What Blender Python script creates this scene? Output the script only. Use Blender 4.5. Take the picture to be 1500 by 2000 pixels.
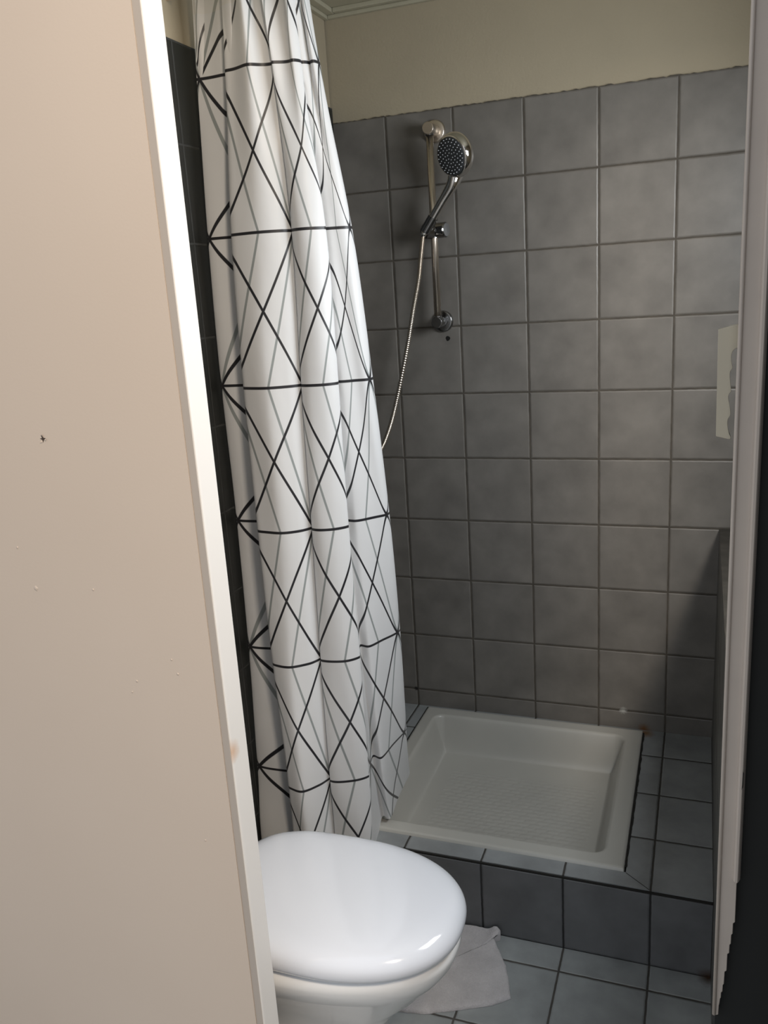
import bpy, bmesh, math, random
from mathutils import Vector, Matrix
random.seed(7)
for o in list(bpy.data.objects): bpy.data.objects.remove(o)
sc = bpy.context.scene
col = sc.collection

# ---------------------------------------------------------------- camera
cam_d = bpy.data.cameras.new('camera'); cam = bpy.data.objects.new('camera', cam_d); col.objects.link(cam)
cam_d.sensor_fit = 'VERTICAL'; cam_d.sensor_height = 24.0; cam_d.lens = 1662.2 / 2000 * 24.0
cam_d.clip_start = 0.02
Rx = Vector((0.93754269, 0.34216245, -0.06275798)); Ry = -Vector((0.02886889, -0.25631175, -0.96616296)); Rz = -Vector((-0.3466703, 0.90400727, -0.25018106))
m = Matrix((Rx, Ry, Rz)).transposed().to_4x4(); m.translation = (0.8785, -2.504, 1.5746)
cam.matrix_world = m
sc.camera = cam

# ---------------------------------------------------------------- view, world, lights
sc.view_settings.view_transform = 'Standard'; sc.view_settings.look = 'None'
sc.view_settings.gamma = 1.0; sc.view_settings.use_curve_mapping = False
sc.view_settings.exposure = 0.0
W = bpy.data.worlds.new('world'); sc.world = W; W.use_nodes = True
wn = W.node_tree.nodes; wl = W.node_tree.links
bg = wn['Background']; tc = wn.new('ShaderNodeTexCoord'); sx = wn.new('ShaderNodeSeparateXYZ')
rp = wn.new('ShaderNodeValToRGB'); mr = wn.new('ShaderNodeMapRange')
wl.new(tc.outputs['Generated'], sx.inputs[0]); wl.new(sx.outputs['Z'], mr.inputs[0])
mr.inputs[1].default_value = -1; mr.inputs[2].default_value = 1
wl.new(mr.outputs[0], rp.inputs[0]); wl.new(rp.outputs[0], bg.inputs[0])
rp.color_ramp.elements[0].color = (0.62, 0.56, 0.48, 1); rp.color_ramp.elements[0].position = 0.25
rp.color_ramp.elements[1].color = (1.3, 1.38, 1.5, 1); rp.color_ramp.elements[1].position = 0.75
bg.inputs[1].default_value = 0.56

def area(name, loc, target, sx_, sy_, power, color):
    d = bpy.data.lights.new(name, 'AREA'); d.shape = 'RECTANGLE'; d.size = sx_; d.size_y = sy_; d.energy = power; d.color = color
    o = bpy.data.objects.new(name, d); col.objects.link(o); o.location = loc
    o.rotation_euler = (Vector(target) - Vector(loc)).to_track_quat('-Z', 'Y').to_euler(); return o
area('window_daylight', (1.285, -0.95, 1.62), (0.1, -0.95, 1.30), 0.62, 0.75, 27, (0.92, 0.965, 1.0))
area('hall_fill', (1.65, -2.75, 2.75), (-0.1, -1.5, 1.4), 0.4, 0.4, 48, (1.0, 0.84, 0.66))  # added warm fill out of view, brightens the beige wall

# ---------------------------------------------------------------- helpers
def obj(name, bm, mat, parent=None, smooth=False, loc=None):
    me = bpy.data.meshes.new(name); bm.to_mesh(me); bm.free()
    o = bpy.data.objects.new(name, me); col.objects.link(o)
    if mat: me.materials.append(mat)
    if smooth:
        for p in me.polygons: p.use_smooth = True
    if loc is not None: o.location = loc
    if parent: o.parent = parent
    return o
def thing(name, label, cat, loc=(0, 0, 0)):
    o = bpy.data.objects.new(name, None); col.objects.link(o); o.location = loc; o.empty_display_size = 0.1
    o['label'] = label; o['category'] = cat; return o
def tag(o, label, cat): o['label'] = label; o['category'] = cat; return o
def struct(o, label, cat): o['kind'] = 'structure'; return tag(o, label, cat)
def B(): return bmesh.new()
def box(bm, x0, x1, y0, y1, z0, z1):
    v = [bm.verts.new(p) for p in ((x0,y0,z0),(x1,y0,z0),(x1,y1,z0),(x0,y1,z0),(x0,y0,z1),(x1,y0,z1),(x1,y1,z1),(x0,y1,z1))]
    for f in ((0,3,2,1),(4,5,6,7),(0,1,5,4),(1,2,6,5),(2,3,7,6),(3,0,4,7)): bm.faces.new([v[i] for i in f])
    return bm
def bevel(o, w, seg=2):
    md = o.modifiers.new('bevel', 'BEVEL'); md.width = w; md.segments = seg; md.limit_method = 'ANGLE'; return o
def lathe(bm, prof, origin, axis, n=40, cap0=True, cap1=True):
    a = Vector(axis).normalized(); u = a.orthogonal().normalized(); w = a.cross(u); O = Vector(origin); rings = []
    for r, h in prof:
        rings.append([bm.verts.new(O + a*h + (u*math.cos(2*math.pi*i/n) + w*math.sin(2*math.pi*i/n))*max(r, 1e-5)) for i in range(n)])
    for A, C in zip(rings, rings[1:]):
        for i in range(n): bm.faces.new((A[i], A[(i+1) % n], C[(i+1) % n], C[i]))
    if cap0: bm.faces.new(rings[0][::-1])
    if cap1: bm.faces.new(rings[-1])
    return bm
def tube(bm, pts, radii, n=16):
    pts = [Vector(p) for p in pts]; rings = []; ref = None
    for i, p in enumerate(pts):
        t = (pts[min(i+1, len(pts)-1)] - pts[max(i-1, 0)]).normalized()
        if ref is None: ref = t.orthogonal().normalized()
        ref = (ref - t*ref.dot(t)).normalized(); w = t.cross(ref); r = radii[i] if isinstance(radii, list) else radii
        ru, rw = r if isinstance(r, tuple) else (r, r)
        rings.append([bm.verts.new(p + ref*math.cos(2*math.pi*k/n)*ru + w*math.sin(2*math.pi*k/n)*rw) for k in range(n)])
    for A, C in zip(rings, rings[1:]):
        for k in range(n): bm.faces.new((A[k], A[(k+1) % n], C[(k+1) % n], C[k]))
    bm.faces.new(rings[0][::-1]); bm.faces.new(rings[-1]); return bm
def prism(bm, pts, to3, d0, d1):
    a = [bm.verts.new(to3(p, d0)) for p in pts]; b = [bm.verts.new(to3(p, d1)) for p in pts]; n = len(pts)
    bm.faces.new(a); bm.faces.new(b[::-1])
    for i in range(n): bm.faces.new((a[i], b[i], b[(i+1) % n], a[(i+1) % n]))
    bmesh.ops.recalc_face_normals(bm, faces=bm.faces); return bm
def cr(p, t):
    """Catmull-Rom through a list of equal-length tuples, t in 0..len-1"""
    i = min(int(t), len(p)-2); f = t - i
    a = p[max(i-1, 0)]; b = p[i]; c = p[i+1]; d = p[min(i+2, len(p)-1)]
    return tuple(0.5*((2*b[k]) + (-a[k]+c[k])*f + (2*a[k]-5*b[k]+4*c[k]-d[k])*f*f + (-a[k]+3*b[k]-3*c[k]+d[k])*f**3) for k in range(len(b)))

# ---------------------------------------------------------------- materials
class N:
    def __init__(s, name):
        s.m = bpy.data.materials.new(name); s.m.use_nodes = True; s.t = s.m.node_tree; s.p = s.t.nodes['Principled BSDF']
    def new(s, k, **kw):
        n = s.t.nodes.new(k)
        for a, b in kw.items(): setattr(n, a, b)
        return n
    def put(s, sock, v):
        if hasattr(v, 'is_output') or isinstance(v, bpy.types.NodeSocket): s.t.links.new(v, sock)
        else: sock.default_value = v
    def math(s, op, a, b=0.0, c=None, clamp=False):
        n = s.new('ShaderNodeMath', operation=op, use_clamp=clamp); s.put(n.inputs[0], a); s.put(n.inputs[1], b)
        if c is not None: s.put(n.inputs[2], c)
        return n.outputs[0]
    def mix(s, f, a, b):
        n = s.new('ShaderNodeMix', data_type='RGBA'); s.put(n.inputs[0], f)
        s.put(n.inputs[6], a if isinstance(a, bpy.types.NodeSocket) else (*a, 1)); s.put(n.inputs[7], b if isinstance(b, bpy.types.NodeSocket) else (*b, 1)); return n.outputs[2]
    def pos(s):
        g = s.new('ShaderNodeNewGeometry'); x = s.new('ShaderNodeSeparateXYZ'); s.t.links.new(g.outputs['Position'], x.inputs[0]); return g.outputs['Position'], x.outputs
    def noise(s, vec, scale, detail=3, rough=0.5, out='Fac'):
        n = s.new('ShaderNodeTexNoise'); s.put(n.inputs['Vector'], vec); n.inputs['Scale'].default_value = scale
        n.inputs['Detail'].default_value = detail; n.inputs['Roughness'].default_value = rough; return n.outputs[out]
    def ramp(s, f, lo, hi, clamp=True):
        n = s.new('ShaderNodeMapRange', clamp=clamp); s.put(n.inputs[0], f); n.inputs[1].default_value = lo; n.inputs[2].default_value = hi; return n.outputs[0]
    def bump(s, h, strength, dist=0.01):
        n = s.new('ShaderNodeBump'); s.put(n.inputs['Height'], h); n.inputs['Strength'].default_value = strength; n.inputs['Distance'].default_value = dist
        s.t.links.new(n.outputs[0], s.p.inputs['Normal'])
def plain(name, c, rough=0.5, metal=0.0, noise=0.0, nscale=30, bump=0.0, bscale=200, coat=0.0, spec=0.5):
    n = N(name); p, _ = n.pos()
    if noise: n.put(n.p.inputs['Base Color'], n.mix(n.ramp(n.noise(p, nscale, 4), 0.3, 0.7), [x*(1-noise) for x in c], [min(1, x*(1+noise)) for x in c]))
    else: n.p.inputs['Base Color'].default_value = (*c, 1)
    n.p.inputs['Roughness'].default_value = rough; n.p.inputs['Metallic'].default_value = metal
    n.p.inputs['Coat Weight'].default_value = coat; n.p.inputs['Coat Roughness'].default_value = 0.05; n.p.inputs['Specular IOR Level'].default_value = spec
    if bump: n.bump(n.noise(p, bscale, 3), bump, 0.002)
    return n.m

def tile_mat(name, base, grout, lines, rough=0.38, gw=0.0052, pit=0.2, mott=0.22, extra=None, gouge=1.0):
    """lines: list of (axis, offset, pitch); axis 0/1/2. Grout where |pos-offset| mod pitch is small."""
    n = N(name); p, ax = n.pos(); mask = None; cells = []
    wob = n.math('MULTIPLY', n.math('SUBTRACT', n.noise(p, 40, 2), 0.5), 0.0022)
    for a, off, pitch in lines:
        q = n.math('DIVIDE', n.math('SUBTRACT', n.math('ADD', ax[a], wob), off), pitch)
        cells.append(n.math('FLOOR', q))
        d = n.math('MULTIPLY', n.math('ABSOLUTE', n.math('SUBTRACT', n.math('FRACT', n.math('ADD', q, 0.5)), 0.5)), pitch)
        mask = d if mask is None else n.math('MINIMUM', mask, d)
    g = n.math('SUBTRACT', 1.0, n.ramp(mask, gw*0.36, gw*0.62))
    cv = n.new('ShaderNodeCombineXYZ'); n.put(cv.inputs[0], cells[0]); n.put(cv.inputs[1], cells[1] if len(cells) > 1 else 0.0)
    wn_ = n.new('ShaderNodeTexWhiteNoise', noise_dimensions='3D'); n.put(wn_.inputs['Vector'], cv.outputs[0])
    va = n.new('ShaderNodeVectorMath', operation='MULTIPLY_ADD'); n.put(va.inputs[0], wn_.outputs['Color']); va.inputs[1].default_value = (5, 5, 5); n.put(va.inputs[2], p)
    f = n.ramp(n.noise(va.outputs[0], 11, 4, 0.55), 0.28, 0.72)
    f2 = n.noise(p, 260, 2)
    c = n.mix(f, [x*(1-mott) for x in base], [x*(1+mott) for x in base])
    c = n.mix(n.math('MULTIPLY', n.ramp(wn_.outputs['Value'], 0, 1), 0.10), c, (base[0]*0.7, base[1]*0.72, base[2]*0.75))
    c = n.mix(n.math('MULTIPLY', f2, 0.18), c, (base[0]*1.3, base[1]*1.28, base[2]*1.22))
    gc = n.mix(n.ramp(n.noise(p, 22, 3), 0.35, 0.7), grout, [x*1.6 for x in grout])
    c = n.mix(g, c, gc)
    if extra: c = extra(n, c, p, ax)
    n.put(n.p.inputs['Base Color'], c)
    n.put(n.p.inputs['Roughness'], n.math('ADD', n.math('MULTIPLY', g, 0.4), rough))
    h = n.math('ADD', n.math('MULTIPLY', n.ramp(mask, gw*0.3, gw*1.1), 1.0), n.math('MULTIPLY', n.noise(p, 7, 2), 0.35))
    n.bump(h, 0.55*gouge, 0.003)
    return n.m
def spot(n, c, p, centre, r0, r1, colour, nscale=60, namp=0.5):
    d = n.new('ShaderNodeVectorMath', operation='DISTANCE'); n.put(d.inputs[0], p); d.inputs[1].default_value = centre
    dd = n.math('MULTIPLY', d.outputs['Value'], n.math('ADD', 1-namp/2, n.math('MULTIPLY', n.noise(p, nscale, 3), namp)))
    f = n.math('SUBTRACT', 1.0, n.ramp(dd, r0, r1)); return n.mix(f, c, colour)

GREY = (0.166, 0.155, 0.141); GROUT = (0.058, 0.05, 0.04)
ZT = 2.0619
def wall_extra(n, c, p, ax):
    c = spot(n, c, p, (0.159, 0.0, 1.427), 0.0062, 0.0078, (0.006, 0.006, 0.006), 150, 0.9)
    c = spot(n, c, p, (0.738, 0.0, 0.205), 0.002, 0.022, (0.16, 0.075, 0.025), 90, 0.9)
    c = spot(n, c, p, (-0.005, 0.0, 0.262), 0.004, 0.009, (0.012, 0.011, 0.01), 190, 0.9)
    c = spot(n, c, p, (0.675, 0.0, 0.262), 0.003, 0.014, (0.42, 0.42, 0.40), 190, 1.2)
    return c
M_back = tile_mat('grey_wall_tile', GREY, GROUT, [(0, 0.0, 0.2), (2, ZT, 0.2)], extra=wall_extra)
M_ledge = tile_mat('grey_ledge_tile', (0.25, 0.262, 0.268), (0.035, 0.032, 0.028), [(0, 0.0, 0.2), (1, -0.152, 0.2)], rough=0.33,
    extra=lambda n, c, p, ax: spot(n, c, p, (0.745, -0.02, 0.203), 0.004, 0.03, (0.17, 0.09, 0.035), 90, 0.9))
def riser_extra(n, c, p, ax):
    return spot(n, c, p, (0.93, -0.75, 0.0), 0.002, 0.03, (0.05, 0.025, 0.012), 60, 0.9)
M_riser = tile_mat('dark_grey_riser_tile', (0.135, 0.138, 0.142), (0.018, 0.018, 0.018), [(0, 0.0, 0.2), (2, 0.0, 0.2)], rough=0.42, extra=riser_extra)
M_floor = tile_mat('grey_floor_tile', (0.275, 0.29, 0.292), (0.05, 0.045, 0.04), [(0, 0.0, 0.2), (1, -0.827, 0.2)], rough=0.32, extra=riser_extra)
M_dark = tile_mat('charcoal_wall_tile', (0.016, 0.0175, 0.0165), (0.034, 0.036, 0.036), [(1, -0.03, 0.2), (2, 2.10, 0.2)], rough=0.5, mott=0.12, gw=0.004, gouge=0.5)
M_knee = tile_mat('grey_side_tile', (0.12, 0.118, 0.108), (0.04, 0.036, 0.03), [(1, -0.152, 0.2), (2, ZT, 0.2)], rough=0.4)
M_paint = plain('cream_wall_paint', (0.40, 0.345, 0.25), 0.75, noise=0.03, nscale=6, bump=0.35, bscale=140)
M_ceil = plain('ceiling_paint', (0.42, 0.395, 0.30), 0.6, noise=0.03)
M_white = plain('white_door_paint', (0.86, 0.84, 0.81), 0.38, bump=0.12, bscale=60)
M_post = plain('off_white_door_frame_paint', (0.57, 0.50, 0.44), 0.42, noise=0.04, nscale=12, bump=0.1, bscale=90)
M_black = plain('dark_wall_end', (0.011, 0.012, 0.012), 0.7)
M_ceramic = plain('white_ceramic', (0.86, 0.87, 0.88), 0.12, coat=0.6)
M_seat = plain('white_toilet_seat', (0.81, 0.845, 0.92), 0.13, coat=0.5)
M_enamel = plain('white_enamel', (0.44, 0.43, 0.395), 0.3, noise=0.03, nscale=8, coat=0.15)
M_chrome = plain('chrome', (0.72, 0.70, 0.67), 0.08, 1.0)
M_nickel = plain('brushed_nickel', (0.74, 0.66, 0.57), 0.30, 1.0)
M_dchrome = plain('dark_chrome', (0.30, 0.30, 0.30), 0.16, 1.0)
M_face = plain('grey_rubber_face', (0.055, 0.058, 0.062), 0.3)
M_noz = plain('pale_nozzle', (0.45, 0.47, 0.48), 0.35)
M_handle = plain('ivory_plastic', (0.56, 0.51, 0.40), 0.35)
M_seal = plain('black_sealant', (0.012, 0.011, 0.009), 0.8)
M_grime = plain('stained_sealant', (0.25, 0.235, 0.20), 0.7)

def wallpaint():
    n = N('beige_wall_paint'); p, ax = n.pos()
    c = n.mix(n.ramp(n.noise(p, 1.6, 3), 0.35, 0.65), (0.57, 0.485, 0.41), (0.595, 0.51, 0.435))
    n.put(n.p.inputs['Base Color'], c); n.p.inputs['Roughness'].default_value = 0.6
    n.bump(n.noise(p, 240, 3), 0.12, 0.001); return n.m
M_beige = wallpaint()
def jamb_mat():
    n = N('white_frame_paint'); p, ax = n.pos()
    c = spot(n, n.mix(0.0, (0.74, 0.72, 0.70), (0.74, 0.72, 0.70)), p, (0.2155, -1.494, 0.905), 0.003, 0.022, (0.62, 0.45, 0.34), 70, 0.7)
    n.put(n.p.inputs['Base Color'], c); n.p.inputs['Roughness'].default_value = 0.45; n.bump(n.noise(p, 50, 2), 0.1, 0.002); return n.m
M_jamb = jamb_mat()

# ---------------------------------------------------------------- the room
XL, XR, YB, YF, ZC, ZL = -0.168, 0.9353, 0.0, -1.45, 2.357, 0.2027
bm = box(B(), XL-0.1, 1.32, 0.006, 0.12, -0.05, 2.45)
wb = struct(obj('wall_back', bm, M_paint), 'back wall of shower, grey square tiles below cream paint', 'wall')
# tiled layer of the back wall, with a ragged paint line along its top
bm = B(); xs = [XL + (1.30-XL)*i/180 for i in range(181)]; up = []; lo = []
for x in xs:
    up.append(bm.verts.new((x, 0.0, ZT + random.uniform(-0.0022, 0.0018)))); lo.append(bm.verts.new((x, 0.0, 0.0)))
ub = [bm.verts.new((v.co.x, 0.006, v.co.z)) for v in up]
for i in range(180):
    bm.faces.new((lo[i], lo[i+1], up[i+1], up[i])); bm.faces.new((up[i], up[i+1], ub[i+1], ub[i]))
o = obj('tiling', bm, M_back, wb); o['label'] = 'grey square wall tiles with brown grout'
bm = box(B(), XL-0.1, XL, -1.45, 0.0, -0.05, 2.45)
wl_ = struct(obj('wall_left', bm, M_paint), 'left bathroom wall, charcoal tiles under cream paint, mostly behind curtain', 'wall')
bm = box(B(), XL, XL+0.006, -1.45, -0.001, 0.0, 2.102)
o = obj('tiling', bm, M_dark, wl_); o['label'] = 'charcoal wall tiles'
bm = box(B(), XR, 1.30, -1.39, -0.001, -0.05, 0.862)
struct(obj('wall_right', bm, M_knee), 'low grey tiled wall along the right side of the shower', 'wall')
bm = box(B(), 1.30, 1.40, -1.5, 0.12, -0.05, 2.45)
struct(obj('wall_right_upper', bm, M_paint), 'upper painted wall set back above the low tiled wall', 'wall')
bm = box(B(), -1.6, 2.6, -3.6, 0.12, -0.12, 0.0)
struct(obj('floor', bm, M_floor), 'bathroom floor of grey square tiles', 'floor')
bm = box(B(), XL-0.1, 1.40, -1.45, 0.12, ZC, ZC+0.08)
ce = struct(obj('ceiling', bm, M_ceil), 'cream ceiling edge above the shower', 'ceiling')
bm = box(B(), XL, XL+0.036, -1.40, 0.006, ZC-0.012, ZC); box(bm, XL+0.0365, 1.30, -0.024, 0.006, ZC-0.012, ZC)
box(bm, XL, XL+0.014, -1.40, 0.006, ZC-0.022, ZC-0.012); box(bm, XL+0.014, 1.30, -0.008, 0.006, ZC-0.022, ZC-0.012)
bevel(obj('cornice', bm, M_ceil, ce), 0.002)
# front wall left of the doorway (seen from outside) and its frame
bm = box(B(), -1.6, 0.203, -1.5, -1.45, -0.05, 2.9)
wf = struct(obj('wall_front', bm, M_beige), 'large beige painted wall left of doorway with a torn dent', 'wall')
bm = B()   # torn hole: dark star with curled paper flaps
cx, cz = -0.043, 1.393
star = [(-.0035, .0065), (.0005, .0025), (.0045, .0018), (.0008, -.0005), (-.0015, -.0045), (-.002, -.0005), (-.006, .0015), (-.002, .0022)]
prism(bm, [(cx+a, cz+b) for a, b in star], lambda p, d: (p[0], d, p[1]), -1.5006, -1.5001)
o = obj('torn_hole', bm, plain('torn_hole_dark', (0.05, 0.035, 0.028), 0.9), wf); o['label'] = 'small dark torn hole'
bm = B()
for tri in (((-.0035, .0065), (.0005, .0025), (.0008, .0075)), ((.0045, .0018), (.0008, -.0005), (.0065, -.001)), ((-.0015, -.0045), (-.002, -.0005), (-.0055, -.004))):
    a, b, c = [Vector((cx+u, -1.5002, cz+w)) for u, w in tri]; c2 = c.copy(); c2.y -= 0.0022
    for q in ((a, b, c2), (a+Vector((0, .0003, 0)), c2, b+Vector((0, .0003, 0)))): bm.faces.new([bm.verts.new(v) for v in q])
obj('torn_flap', bm, M_beige, wf)
def blister(cx, cz, r):
    bm = B(); n = 14; rg = []
    for k, (rr, h) in enumerate(((1, 0), (.8, .0006), (.4, .0011))):
        rg.append([bm.verts.new((cx + math.cos(6.283*i/n)*r*rr*(1+.25*math.sin(i*2.3+cx*50)), -1.5-h, cz + math.sin(6.283*i/n)*r*rr*(1+.25*math.cos(i*1.7)))) for i in range(n)])
    for A, C in zip(rg, rg[1:]):
        for i in range(n): bm.faces.new((A[i], A[(i+1) % n], C[(i+1) % n], C[i]))
    bm.faces.new(rg[-1]); bmesh.ops.recalc_face_normals(bm, faces=bm.faces)
    return obj('paint_blister', bm, M_beige, wf, True)
BL = [(-0.107, 1.153, .004), (0.005, 1.158, .0018), (0.140, 1.03, .002), (0.062, 1.01, .0018), (0.132, 1.053, .0015), (-0.13, 1.22, .002), (0.05, 0.99, .0014), (0.15, 0.74, .0015)]
for b in BL: blister(*b)
# door frame on the left: edge strip with painted shade, then a slanted bright face
prof = [(0.2031, -1.4975), (0.2150, -1.4975), (0.2163, -1.4969), (0.2170, -1.4955), (0.2172, -1.4935), (0.2172, -1.4530), (0.2166, -1.4515), (0.2150, -1.4510), (0.2031, -1.4510)]
bm = B(); prism(bm, prof, lambda p, d: (p[0], p[1], d), 0.0, 2.9)
t1 = struct(obj('trim_1', bm, M_jamb, smooth=False), 'white painted door frame left of the doorway with brown smudge', 'door frame')
bm = box(B(), 0.2032, 0.2152, -1.4986, -1.4975, 0.0, 2.9)  # darker strip colour stands in for shade on the frame edge
o = obj('frame_edge', bm, plain('edge_painted_shade', (0.43, 0.385, 0.345), 0.6), t1); o['label'] = 'narrow grey-beige edge strip with shade painted in'
# dark wall end right of the doorway
bm = box(B(), 0.9185, 1.10, -1.489, -1.39, 0.0, 2.9)
struct(obj('wall_front_right', bm, M_black), 'dark wall end at right edge, behind the white post', 'wall')
bm = box(B(), 1.06, 1.12, -2.0, -1.49, 0.0, 3.0)  # unseen panel added to keep hall light off the right post
struct(obj('side_light_blocker', bm, M_black), 'added dark panel beyond right edge, shades the post', 'wall')
bm = box(B(), -1.6, 2.6, -1.5, -1.40, 2.9, 3.1)
struct(obj('wall_header', bm, M_paint), 'wall over the doorway', 'wall')

# ---------------------------------------------------------------- shower platform
bm = B()
def slab(x0, x1, y0, y1, z0=0.0, z1=ZL): box(bm, x0, x1, y0, y1, z0, z1)
slab(XL+0.006, 0.0395, -0.7445, -0.001); slab(0.7405, XR-0.001, -0.7445, -0.001); slab(0.0395, 0.7405, -0.7445, -0.695); slab(0.0395, 0.7405, -0.0175, -0.001)
slab(0.0395, 0.7405, -0.695, -0.0175, 0.0, 0.07)
led = obj('shower_platform', bm, M_ledge); struct(led, 'grey tiled raised platform around the white shower tray', 'platform')
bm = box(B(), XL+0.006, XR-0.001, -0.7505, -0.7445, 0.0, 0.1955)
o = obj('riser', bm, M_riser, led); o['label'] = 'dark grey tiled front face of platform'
bm = box(B(), XL+0.006, XR-0.001, -0.7485, -0.7446, 0.1956, 0.2005)
obj('edge_joint', bm, M_seal, led)
# mitre line and ragged black joint beside the tray
bm = B(); a = Vector((0.741, -0.697, ZL+.0004)); b = Vector((0.797, -0.7435, ZL+.0004)); d = (b-a).normalized().cross(Vector((0, 0, 1)))*0.0009
bm.faces.new([bm.verts.new(v) for v in (a-d, b-d, b+d, a+d)]); obj('mitre_joint', bm, M_seal, led)
bm = B(); L0 = []; n = 90
for i in range(n+1):
    y = -0.022 - 0.655*i/n; w = 0.0022 + 0.0022*abs(math.sin(i*0.37))*random.uniform(.4, 1) + (0.001 if 20 < i < 70 else 0)
    L0.append((bm.verts.new((0.7365, y, ZL+.0012)), bm.verts.new((0.7385+w, y, ZL+.0012))))
for q, r in zip(L0, L0[1:]): bm.faces.new((q[0], r[0], r[1], q[1]))
obj('tray_joint', bm, M_seal, led)
bm = box(B(), 0.0345, 0.0395, -0.69, -0.01, ZL-0.002, ZL+0.0008); obj('tray_joint', bm, M_seal, led)

# ---------------------------------------------------------------- shower tray (height field)
def sm(a, b, x): t = max(0, min(1, (x-a)/(b-a))); return t*t*(3-2*t)
TX0, TX1, TY0, TY1 = 0.0405, 0.7355, -0.6925, -0.0180
def tray_h(x, y):
    dx = min(x-TX0, TX1-x); dy = min(y-TY0, TY1-y)
    rim = 0.0
    # rounded-corner distance to the inner opening
    ix = min(x-0.084, 0.684-x); iy = min(y+0.646, -0.068-y)
    r = 0.03
    if ix < r and iy < r: d = r - math.hypot(r-ix, r-iy)
    else: d = min(ix, iy)
    z = 0.211
    z -= 0.0025*sm(0.006, 0, min(dx, dy))
    if d > -0.008: z -= 0.006*sm(-0.008, 0.004, d)
    if d > 0: z -= 0.108*(sm(-0.012, 0.040, d)-sm(-0.012, 0.040, 0))/(1-sm(-0.012, 0.040, 0))
    # brick pattern of raised dashes on the basin floor
    if 0.17 < x < 0.62 and -0.60 < y < -0.20:
        row = math.floor((y+0.6)/0.017); fx = ((x + (row % 2)*0.0175) % 0.035)/0.035; fy = ((y+0.6)/0.017) % 1
        z += 0.0010*sm(0.06, 0.2, fx)*sm(0.94, 0.8, fx)*sm(0.1, 0.35, fy)*sm(0.9, 0.65, fy)
    z -= 0.006*sm(0.35, 0, math.hypot(x-0.2, y+0.4))
    return z
bm = B(); NX = 300; NY = 290; G = []
for j in range(NY+1):
    y = TY0 + (TY1-TY0)*j/NY
    G.append([bm.verts.new((TX0+(TX1-TX0)*i/NX, y, tray_h(TX0+(TX1-TX0)*i/NX, y))) for i in range(NX+1)])
for j in range(NY):
    for i in range(NX): bm.faces.new((G[j][i], G[j][i+1], G[j+1][i+1], G[j+1][i]))
ring = [G[0][i] for i in range(NX+1)] + [G[j][NX] for j in range(1, NY+1)] + [G[NY][i] for i in range(NX-1, -1, -1)] + [G[j][0] for j in range(NY-1, 0, -1)]
bot = [bm.verts.new((v.co.x, v.co.y, 0.072)) for v in ring]
for i in range(len(ring)):
    k = (i+1) % len(ring); bm.faces.new((ring[i], bot[i], bot[k], ring[k]))
tr = thing('shower_tray', 'square white enamel shower tray with textured floor set in grey tiles', 'shower tray', (0.388, -0.355, 0.072))
def under(o, root):
    o.parent = root; o.matrix_parent_inverse = Matrix.Translation(root.location).inverted(); return o
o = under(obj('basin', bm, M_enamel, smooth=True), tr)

# ---------------------------------------------------------------- shower curtain
Z = [2.24, 2.03, 1.71, 1.39, 1.07, 0.75, 0.43, 0.10]
K = {
 'L':  [(-.127, -.79), (-.1379, -.79), (-.1505, -.79), (-.155, -.796), (-.155, -.794), (-.1555, -.802), (-.1565, -.824), (-.158, -.845)],
 'c1': [(-.044, -.815), (-.0534, -.82), (-.0671, -.84), (-.0658, -.86), (-.0572, -.875), (-.0482, -.885), (-.0364, -.89), (-.0414, -.89)],
 'c2': [(.034, -.808), (.0505, -.815), (.0616, -.825), (.0603, -.84), (.0599, -.85), (.0535, -.85), (.049, -.845), (.0425, -.84)],
 'c3': [(.103, -.80), (.1058, -.80), (.1353, -.81), (.1387, -.815), (.1402, -.82), (.1416, -.815), (.1384, -.805), (.1314, -.80)],
 'R':  [(.118, -.77), (.1337, -.765), (.1729, -.755), (.1908, -.74), (.1954, -.70), (.183, -.645), (.1561, -.57), (.100, -.42)],
}
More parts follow.
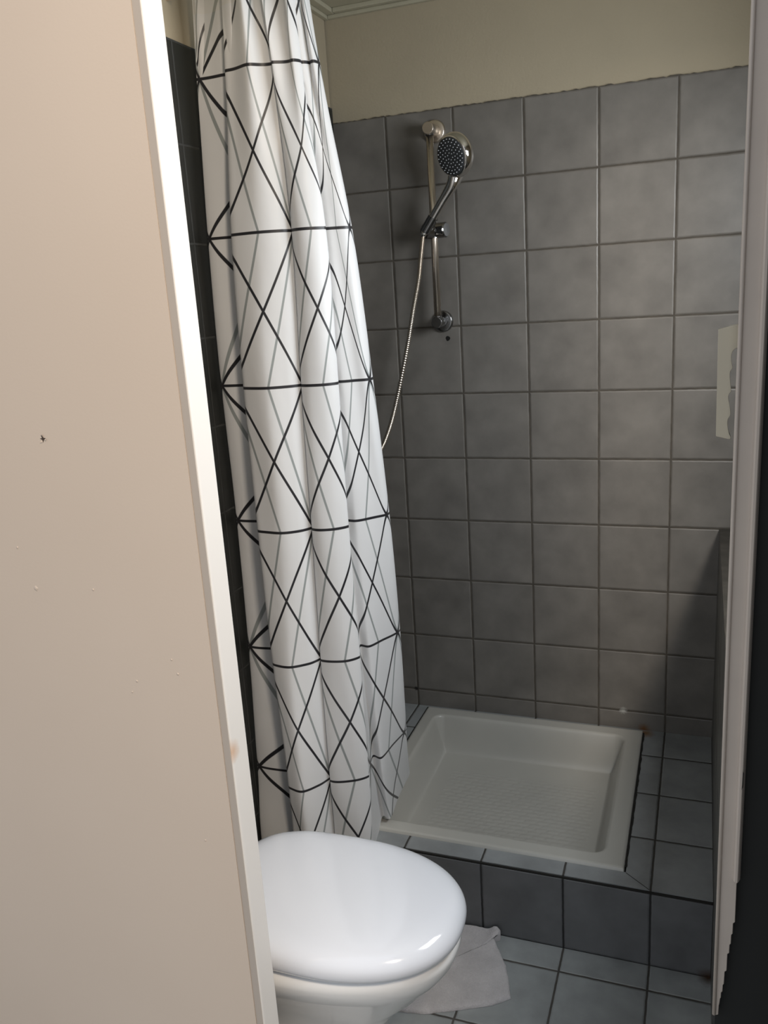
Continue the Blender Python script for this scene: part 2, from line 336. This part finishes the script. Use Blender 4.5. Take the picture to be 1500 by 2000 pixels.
def ctrl(k):
    s = [0.35, 0.55, 0.85, 1, 1, 1, 1, 1][k]      # fold depth grows away from the rod
    L, c1, c2, c3, R = (K[n][k] for n in ('L', 'c1', 'c2', 'c3', 'R'))
    def mid(a, b, t): return a + (b-a)*t
    P = []
    A = P.append
    yA = L[1]
    A((L[0]+.030, yA+.024*s, -0.35)); A((L[0]+.008, yA+.014*s, -0.13)); A((L[0], yA+.001*s, -0.04))
    A((mid(L[0], c1[0], .25), yA-.005*s, 0.075)); A((mid(L[0], c1[0], .70), yA-.001*s, 0.21)); A((c1[0]+.008, yA+.005, 0.32))
    A((c1[0]+.032, yA-.004*s, 0.62)); A((c1[0]+.022, mid(yA, c1[1], .5), 0.86)); A((c1[0]+.004, c1[1]+.020*s, 1.03))
    A((c1[0], c1[1]+.006*s, 1.12))
    yB = c1[1]
    A((mid(c1[0], c2[0], .13), yB-.005*s, 1.20)); A((mid(c1[0], c2[0], .52), yB-.010*s, 1.47)); A((mid(c1[0], c2[0], .84), mid(yB, c2[1], .6)-.004*s, 1.75))
    A((c2[0]-.002, c2[1]+.006*s, 1.92)); A((c2[0]+.003, c2[1]+.022*s, 2.02)); A((c2[0]+.006, c2[1]+.006*s, 2.12))
    A((mid(c2[0], c3[0], .35), mid(c2[1], c3[1], .4)-.010*s, 2.29)); A((mid(c2[0], c3[0], .75), mid(c2[1], c3[1], .8)-.010*s, 2.52))
    A((c3[0], c3[1]+.006*s, 2.74)); A((c3[0]-.004, c3[1]+.022*s, 2.88)); 
    yD = mid(c3[1], R[1], .35)+.012*s
    A((c3[0]-.022, yD, 3.12)); A((c3[0]+.002, yD+.002, 3.30))
    A((mid(c3[0], R[0], .50), mid(yD, R[1], .50)-.004*s, 3.62)); A((mid(c3[0], R[0], .88), mid(yD, R[1], .88)-.004*s, 3.93))
    A((R[0], R[1]+.008*s, 4.05)); A((R[0]-.006, R[1]+.026*s, 4.2)); A((R[0]-.030, R[1]+.045*s, 4.5))
    return P
CT = [ctrl(k) for k in range(8)]; NPc = len(CT[0])
def curtain_pt(t, z):
    # interpolate the control polygons in height, then along the cloth
    k = 0
    while k < 6 and z < Z[k+1]: k += 1
    f = (Z[k]-z)/(Z[k]-Z[k+1]); i = min(int(t), NPc-2)
    rows = []
    for j in range(i-1, i+3):
        j = max(0, min(NPc-1, j)); rows.append(cr([CT[q][j] for q in range(8)], k+f))
    g = t-i; a, b, c, d = rows
    q = [0.5*((2*b[m_]) + (-a[m_]+c[m_])*g + (2*a[m_]-5*b[m_]+4*c[m_]-d[m_])*g*g + (-a[m_]+3*b[m_]-3*c[m_]+d[m_])*g**3) for m_ in range(3)]
    x, y, u = q
    top = sm(1.75, 2.2, z)                         # small gathers under the rod
    y += top*0.0095*math.sin(u*11.0+0.6) + 0.0022*math.sin(u*9+z*5)*(1-top)*math.sin(z*3.1+u)
    x += top*0.003*math.cos(u*13.0)
    low = sm(0.55, 0.2, z)
    y += low*0.004*math.sin(u*7+z*18)
    return x, y, u
bm = B(); uvl = bm.loops.layers.uv.new('cloth'); NS = 460; NZ = 330; G = []; UV = {}
for i in range(NS+1):
    t = (NPc-1)*i/NS; rowv = []
    _, _, u0 = curtain_pt(t, 1.0)
    hem = 0.13 + 0.095*sm(2.85, 3.15, u0) - 0.0*u0
    for j in range(NZ+1):
        z = 2.247 + (hem-2.247)*j/NZ
        x, y, u = curtain_pt(t, z)
        x = max(x, XL+0.0085)
        v = bm.verts.new((x, y, z)); UV[v] = (u, (2.03-z)/0.32); rowv.append(v)
    G.append(rowv)
for i in range(NS):
    for j in range(NZ):
        f = bm.faces.new((G[i][j], G[i][j+1], G[i+1][j+1], G[i+1][j])); f.smooth = True
        for lp in f.loops: lp[uvl].uv = UV[lp.vert]
def curtain_mat():
    n = N('patterned_curtain_cloth'); tcn = n.new('ShaderNodeUVMap', uv_map='cloth'); s = n.new('ShaderNodeSeparateXYZ'); n.put(s.inputs[0], tcn.outputs[0])
    u, v = s.outputs[0], s.outputs[1]
    def near(x):   # distance to the nearest integer
        return n.math('ABSOLUTE', n.math('SUBTRACT', n.math('FRACT', n.math('ADD', x, 100.5)), 0.5))
    dh = n.math('DIVIDE', near(v), 0.0094); d1 = n.math('DIVIDE', near(n.math('SUBTRACT', u, v)), 0.0185); d2 = n.math('DIVIDE', near(n.math('ADD', u, v)), 0.0185)
    blk = n.math('SUBTRACT', 1.0, n.ramp(n.math('MINIMUM', dh, n.math('MINIMUM', d1, d2)), 0.85, 1.2))
    tri = n.math('MULTIPLY', n.math('ABSOLUTE', n.math('SUBTRACT', n.math('FRACT', n.math('ADD', n.math('MULTIPLY', v, 0.5), 100.5)), 0.5)), 2.0)
    cell = n.math('MODULO', n.math('FLOOR', n.math('ADD', u, 40.0)), 4.0)       # every fourth column is flipped
    flip = n.math('GREATER_THAN', cell, 2.5)
    tri2 = n.math('ABSOLUTE', n.math('SUBTRACT', tri, flip))
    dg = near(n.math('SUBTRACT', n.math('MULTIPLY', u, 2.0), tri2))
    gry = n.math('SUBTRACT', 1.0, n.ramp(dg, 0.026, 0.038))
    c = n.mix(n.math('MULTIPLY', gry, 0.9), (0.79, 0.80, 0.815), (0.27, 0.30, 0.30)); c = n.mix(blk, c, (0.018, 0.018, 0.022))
    # header tape: doubled cloth at the very top
    hd = n.math('LESS_THAN', v, -0.375)
    c = n.mix(n.math('MULTIPLY', hd, 0.15), c, (0.75, 0.68, 0.52))
    n.put(n.p.inputs['Base Color'], c); n.p.inputs['Roughness'].default_value = 0.42; n.p.inputs['Sheen Weight'].default_value = 0.1
    g = n.new('ShaderNodeNewGeometry'); h = n.noise(g.outputs['Position'], 9, 3, 0.6); n.bump(h, 0.35, 0.006)
    tl = n.new('ShaderNodeBsdfTranslucent'); n.put(tl.inputs['Color'], c); mx = n.new('ShaderNodeMixShader'); mx.inputs[0].default_value = 0.16
    out = n.t.nodes['Material Output']; n.t.links.new(n.p.outputs[0], mx.inputs[1]); n.t.links.new(tl.outputs[0], mx.inputs[2]); n.t.links.new(mx.outputs[0], out.inputs[0])
    return n.m
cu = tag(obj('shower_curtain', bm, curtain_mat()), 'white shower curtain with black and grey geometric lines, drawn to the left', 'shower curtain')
bm = B(); tube(bm, [(XL+0.006, -0.80, 2.262), (1.30, -0.80, 2.262)], 0.0115, 20)
rd = tag(obj('curtain_rod', bm, M_white, smooth=False), 'white curtain rod carrying the shower curtain', 'curtain rod')
bm = B(); lathe(bm, [(0.030, 0), (0.030, 0.006), (0.016, 0.012), (0.016, 0.02)], (XL+0.006, -0.80, 2.262), (1, 0, 0)); obj('wall_flange', bm, M_white, rd)
bm = B(); lathe(bm, [(0.0001, 0), (0.006, 0.0), (0.006, 0.012), (0.0001, 0.014)], (XL, -0.822, 2.180), (1, 0, 0)); 
tag(obj('wall_hook', bm, M_nickel), 'tiny metal hook on the cream wall left of curtain top', 'hook')

# ---------------------------------------------------------------- shower rail and hand shower
X0, YR = 0.1475, -0.056
rail = thing('shower_rail', 'vertical metal shower rail on the grey tiled back wall', 'shower rail', (X0, 0, 1.477))
bm = B(); tube(bm, [(X0, YR, 1.492), (X0, YR, 1.988)], 0.0102, 24); under(obj('rail_tube', bm, M_nickel, smooth=True), rail)
def bracket(z, mat, up):
    bm = B(); lathe(bm, [(0.0305, 0), (0.0315, 0.003), (0.0305, 0.008), (0.028, 0.011), (0.0165, 0.0115)], (X0, 0, z), (0, -1, 0), 48)
    lathe(bm, [(0.0165, 0), (0.0165, 0.058), (0.0155, 0.061)], (X0, -0.0115, z), (0, -1, 0), 48)
    o = under(obj('wall_bracket', bm, mat), rail); bevel(o, 0.001)
    for p_ in o.data.polygons: p_.use_smooth = len(p_.vertices) == 4
    bm = B(); lathe(bm, [(0.0118, 0), (0.0118, 0.012)], (X0, YR, z-0.0175 if up else z+0.006), (0, 0, 1), 32)
    under(obj('collar', bm, M_dchrome), rail)
bracket(2.003, M_nickel, True); bracket(1.478, M_dchrome, False)
zs = 1.733
bm = B(); lathe(bm, [(0.0001, 0), (0.020, 0.0), (0.021, 0.003), (0.021, 0.034), (0.018, 0.037), (0.0001, 0.038)], (X0+0.004, YR, zs), (1, -0.25, 0.0), 40)
lathe(bm, [(0.0155, -0.02), (0.0155, 0.02)], (X0, YR, zs), (0, 0, 1), 32)
sl = under(obj('slider', bm, M_dchrome), rail)
hd = Vector((0.232, -0.150, 1.912))          # head centre
nf = Vector((-0.47, -0.83, -0.24)).normalized()
dn = Vector((-0.42, 0.0, -1.0)); dn = (dn - nf*dn.dot(nf)).normalized()
h0 = Vector((0.1335, -0.098, 1.730)); h1 = hd + dn*0.078 - nf*0.012
ax_ = (h1-h0).normalized(); h0 = h0 + ax_*0.012
bm = B(); lathe(bm, [(0.0001, 0), (0.020, 0.001), (0.0215, 0.006), (0.0215, 0.026), (0.0001, 0.028)], (X0-0.002, YR-0.010, zs-0.002), (-0.55, -0.75, 0.05), 36)
tube(bm, [h0-ax_*0.012, h0+ax_*0.034], 0.0150, 28)
under(obj('cradle', bm, M_dchrome), rail)

hs = thing('hand_shower', 'round chrome hand shower with grey spray face resting in the rail holder', 'hand shower', tuple(h0))
nf = Vector((-0.47, -0.83, -0.24)).normalized()
bm = B()
lathe(bm, [(r_*1.1, h_*1.1) for r_, h_ in [(0.0001, 0.0), (0.0460, 0.0), (0.0490, -0.004), (0.0525, -0.012), (0.0530, -0.020), (0.048, -0.031), (0.036, -0.040), (0.018, -0.045), (0.0001, -0.046)]], hd, nf, 56, False, False)
o = under(obj('shower_head', bm, M_chrome, smooth=True), hs)
bm = B(); lathe(bm, [(0.0490, 0.0002), (0.0468, 0.0018), (0.029, 0.0026), (0.0001, 0.003)], hd, nf, 56, False, True); sf = under(obj('spray_face', bm, M_face, smooth=True), hs)
bm = B(); uu = nf.orthogonal().normalized(); ww = nf.cross(uu)
for r_, cnt in ((0.009, 6), (0.018, 12), (0.027, 16), (0.036, 20), (0.0435, 24)):
    for i in range(cnt):
        a = 6.283*(i+0.5*(cnt % 4 == 0))/cnt; c_ = hd + (uu*math.cos(a)+ww*math.sin(a))*r_ + nf*0.0018
        lathe(bm, [(0.0015, 0), (0.0013, 0.0024), (0.0001, 0.0028)], c_, nf, 8, False, False)
nz = obj('nozzle', bm, M_noz, smooth=True); nz.parent = sf; nz.matrix_parent_inverse = sf.matrix_world.inverted(); nz['kind'] = 'stuff'
nz.matrix_parent_inverse = Matrix.Identity(4)
pts = [h0-ax_*0.014, h0+ax_*0.01, h0.lerp(h1, .35), h0.lerp(h1, .7), h1, hd+dn*0.056-nf*0.024, hd+dn*0.024-nf*0.032]
rr = [0.0105, 0.0118, 0.0125, 0.0135, 0.0165, (0.022, 0.017), (0.027, 0.016)]
pp = []; r2 = []
for i in range(0, 61):
    t = 6*i/60; pp.append(cr([tuple(p) for p in pts], t)); q = cr([(r if isinstance(r, tuple) else (r, r)) for r in rr], t); r2.append((q[0], q[1]))
bm = B(); tube(bm, pp, r2, 28); under(obj('handle', bm, M_chrome, smooth=True), hs)
bm = B(); tube(bm, [h0-ax_*0.027, h0-ax_*0.012], [0.0072, 0.0098], 20); under(obj('hose_nut', bm, M_chrome, smooth=True), hs)
# hose
e0 = h0-ax_*0.027
HP = [tuple(e0+ax_*0.006), (.1225, -.096, 1.695), (.1145, -.094, 1.650), (.1060, -.093, 1.60), (.0850, -.090, 1.520), (.0575, -.085, 1.409), (.0160, -.085, 1.2585), (-.0155, -.085, 1.165), (-.052, -.085, 1.094), (-.10, -.085, 1.03), (-.135, -.10, 1.05)]
NH = 900; pts = []; rad = []
for i in range(NH+1):
    pts.append(cr(HP, (len(HP)-1)*i/NH)); rad.append(0.0064 + (0.0007 if i % 4 < 2 else -0.0006))
bm = B(); tube(bm, pts, rad, 14)
tag(obj('shower_hose', bm, M_nickel, smooth=True), 'ribbed metal shower hose hanging from the hand shower to behind the curtain', 'shower hose')

# ---------------------------------------------------------------- toilet
toi = thing('toilet', 'white ceramic toilet with closed lid standing left in front of the platform', 'toilet', (0.16, -1.205, 0.0))
CY = -1.2045
def outline(n, x0, x1, hw, e=2.25, back=0.55):
    """egg outline: x0 back, x1 front, half width hw"""
    pts = []; xm = x0 + (x1-x0)*0.46
    for i in range(n):
        a = 2*math.pi*i/n; c, s = math.cos(a), math.sin(a)
        if c >= 0: x = xm + (x1-xm)*abs(c)**(2/e*0.98); y = hw*math.copysign(abs(s)**(2/e), s)
        else: x = xm - (xm-x0)*abs(c)**(2/3.2); y = hw*math.copysign(abs(s)**(2/3.2), s)
        pts.append((x, y))
    return pts
def loft(bm, secs, n=96, cap0=True, cap1=True, tilt=None):
    rings = []
    for x0, x1, hw, z, *rest in secs:
        cx_ = (x0+x1)/2
        rings.append([bm.verts.new((x, CY+y, z + (tilt(x) if tilt else 0))) for x, y in outline(n, x0, x1, hw)])
    for A_, C_ in zip(rings, rings[1:]):
        for i in range(n): bm.faces.new((A_[i], A_[(i+1) % n], C_[(i+1) % n], C_[i]))
    if cap0: bm.faces.new(rings[0][::-1])
    if cap1: bm.faces.new(rings[-1])
    bmesh.ops.recalc_face_normals(bm, faces=bm.faces); return bm
bm = B()
loft(bm, [(-.160, .300, .105, 0.0), (-.160, .302, .108, 0.03), (-.160, .305, .100, .10), (-.160, .322, .103, .16), (-.160, .352, .112, .20), (-.160, .392, .128, .24), (-.160, .425, .145, .28), (-.160, .449, .162, .308), (-.160, .467, .177, .336), (-.160, .4745, .1835, .358), (-.160, .4740, .1835, .366), (-.160, .4690, .180, .374), (-.158, .462, .174, .378), (-.150, .440, .160, .380)])
under(obj('bowl', bm, M_ceramic, smooth=True), toi)
bm = B()
loft(bm, [(-.02, .452, .166, .3802), (-.022, .457, .171, .3815), (-.022, .457, .171, .3850), (-.02, .452, .166, .3862)])
under(obj('seat', bm, M_seat, smooth=True), toi)
bm = B(); secs = []
for dx, z in ((.016, .3864), (.010, .3880), (.004, .3935), (.001, .4010), (.0, .4090), (.002, .4170), (.0065, .4245), (.0135, .4310), (.0235, .4363), (.037, .4400), (.055, .4424), (.085, .4441), (.125, .4451), (.16, .4453)):
    secs.append((-.032+dx*1.0, .4855-dx*1.0, .1865-dx*.95, z))
loft(bm, secs)
under(obj('lid', bm, M_seat, smooth=True), toi)
for s in (-1, 1):
    bm = B(); lathe(bm, [(0.0115, -0.02), (0.013, -0.018), (0.013, 0.018), (0.0115, 0.02)], (-0.048, CY+s*0.075, .3935), (0, 1, 0), 24); under(obj('hinge', bm, M_seat), toi)

# ---------------------------------------------------------------- bath mat
RUG = [(.18, -.86), (.2, -.80), (.2689, -.7640), (.3458, -.757), (.3829, -.7555), (.4260, -.7560), (.4470, -.7600), (.4480, -.7680), (.4345, -.7793), (.4529, -.8039), (.4787, -.8472), (.4953, -.891), (.51, -.9377), (.4723, -.9697), (.4089, -1.0002), (.3349, -1.0337), (.27, -1.045), (.2, -1.02), (.17, -.94)]
rp_ = []
for i in range(len(RUG)):
    a, b = RUG[i], RUG[(i+1) % len(RUG)]; q = max(2, int(math.hypot(b[0]-a[0], b[1]-a[1])/0.006))
    for k in range(q): rp_.append((a[0]+(b[0]-a[0])*k/q + random.uniform(-.0007, .0007), a[1]+(b[1]-a[1])*k/q + random.uniform(-.0007, .0007)))
def inside(x, y):
    c = False; j = len(rp_)-1
    for i in range(len(rp_)):
        if (rp_[i][1] > y) != (rp_[j][1] > y) and x < (rp_[j][0]-rp_[i][0])*(y-rp_[i][1])/(rp_[j][1]-rp_[i][1])+rp_[i][0]: c = not c
        j = i
    return c
def rug_z(x, y, e):
    fold = 0.016*math.exp(-((x-.437)**2)/(.014**2))*sm(-.80, -.765, y) + 0.012*sm(-.775, -.757, y)
    crease = 0.006*math.exp(-(((x-.30)-(y+.87)*-.6)/.02)**2)*sm(-.95, -.8, y)
    return 0.0075*e + fold + crease + 0.0012*math.sin(x*70)*math.cos(y*60)
bm = B(); cen = (0.33, -0.89); rings = []
for f_, e in ((1.0, -.9), (1.0, 0.15), (.985, .8), (.96, 1), (.85, 1), (.7, 1), (.55, 1), (.4, 1), (.25, 1), (.1, 1)):
    rings.append([bm.verts.new((cen[0]+(x-cen[0])*f_, cen[1]+(y-cen[1])*f_, 0.0006 if e < 0 else 0.001+rug_z(cen[0]+(x-cen[0])*f_, cen[1]+(y-cen[1])*f_, e))) for x, y in rp_])
for A_, C_ in zip(rings, rings[1:]):
    for i in range(len(rp_)): bm.faces.new((A_[i], A_[(i+1) % len(rp_)], C_[(i+1) % len(rp_)], C_[i]))
bm.faces.new(rings[-1]); bmesh.ops.recalc_face_normals(bm, faces=bm.faces)
def rug_mat():
    n = N('grey_terry_cloth'); p, ax = n.pos(); a = n.noise(p, 14, 5, 0.7); b = n.noise(p, 420, 3, 0.7)
    c = n.mix(n.ramp(a, 0.35, 0.65), (0.50, 0.475, 0.48), (0.63, 0.60, 0.605)); c = n.mix(n.math('MULTIPLY', n.ramp(b, .35, .65), 0.35), c, (0.34, 0.32, 0.325))
    n.put(n.p.inputs['Base Color'], c); n.p.inputs['Roughness'].default_value = 1.0; n.p.inputs['Sheen Weight'].default_value = 0.3
    n.bump(b, 0.9, 0.003); return n.m
tag(obj('bath_mat', bm, rug_mat(), smooth=True), 'greyish terry bath mat on the floor beside the toilet', 'bath mat')

# ---------------------------------------------------------------- right-hand door post with ivory grip
door = thing('door_1', 'narrow off-white door post with ivory finger-grip handle at right edge', 'door', (0.93, -1.49, 0.614))
door['kind'] = 'structure'
STEP = [(0.9388, 0.8258), (0.9371, 0.8243), (0.9373, 0.7659), (0.9352, 0.7642), (0.9351, 0.7478), (0.9337, 0.7463), (0.9336, 0.7321), (0.9322, 0.7306), (0.9321, 0.7175), (0.9301, 0.7158), (0.9300, 0.6896), (0.9278, 0.6876), (0.9275, 0.6682), (0.9263, 0.6659), (0.9261, 0.6555), (0.9246, 0.6539), (0.9245, 0.6453), (0.9237, 0.6438), (0.923, 0.635), (0.9225, 0.6324), (0.9221, 0.6173)]
poly = [(0.9131, 2.6), (0.9131, 1.6), (0.9138, 1.2), (0.9158, 0.6141)] + STEP[::-1] + [(0.9392, 1.1), (0.9405, 2.6)]
bm = B(); prism(bm, poly, lambda p, d: (p[0], d, p[1]), -1.4890, -1.5); bevel(under(obj('post', bm, M_post), door), 0.0006, 1)
# rounded bead along the outer edge and a light bead along the inner one
def strip(name, pts, r, y):
    bm = B(); tube(bm, [(x, y, z) for x, z in pts], r, 16); o = under(obj(name, bm, M_post, smooth=True), door); return o
strip('bead', [(0.9145, 2.6), (0.9145, 1.6), (0.9152, 1.2), (0.9168, 0.618)], 0.0024, -1.5008)
bm = B(); q = [(0.9330, -1.4995), (0.9345, -1.5045), (0.9362, -1.5062), (0.9388, -1.5062), (0.9402, -1.5045), (0.9425, -1.4985), (0.9430, -1.4895), (0.9330, -1.4895)]
a = [bm.verts.new((x, y, 2.6)) for x, y in q]; b = [bm.verts.new((x-0.0015, y, 0.83)) for x, y in q]
bm.faces.new(a); bm.faces.new(b[::-1])
for i in range(len(q)): bm.faces.new((a[i], b[i], b[(i+1) % len(q)], a[(i+1) % len(q)]))
bmesh.ops.recalc_face_normals(bm, faces=bm.faces); under(obj('ridge', bm, M_post), door)
bm = B(); prism(bm, [(0.9371, .962), (0.9385, .966), (0.9388, .985), (0.9378, .987), (0.9375, .970)], lambda p, d: (p[0], d, p[1]), -1.5068, -1.5061); o = under(obj('chip', bm, M_seal), door); o['label'] = 'small dark chip'
HANDLE = [(0.893, 1.5106), (0.913, 1.5158), (0.9212, 1.516), (0.9212, 1.49), (0.9152, 1.4903), (0.9128, 1.4901), (0.9095, 1.4878), (0.9076, 1.4829), (0.9078, 1.4755), (0.9092, 1.4686), (0.9074, 1.4655), (0.9067, 1.4618), (0.9076, 1.4517), (0.9088, 1.4428), (0.9071, 1.4403), (0.9059, 1.4359), (0.9076, 1.4276), (0.9089, 1.4167), (0.9064, 1.411), (0.9063, 1.4045), (0.9081, 1.3955), (0.9101, 1.3903), (0.9078, 1.3883), (0.8945, 1.3916)]
hp = []
for i in range(len(HANDLE)):
    if 5 <= i <= 21:
        for k in range(4): hp.append(cr(HANDLE, i + k/4))
    else: hp.append(HANDLE[i])
bm = B(); prism(bm, hp, lambda p, d: (p[0], d, p[1]), -1.4620, -1.4760)
o = under(obj('grip_handle', bm, M_handle), door); o['label'] = 'ivory plastic finger-grip handle'; bevel(o, 0.0007, 2)
bm = box(B(), 0.9165, 0.9260, -1.489, -1.455, 1.492, 1.515); under(obj('handle_mount', bm, M_handle), door)
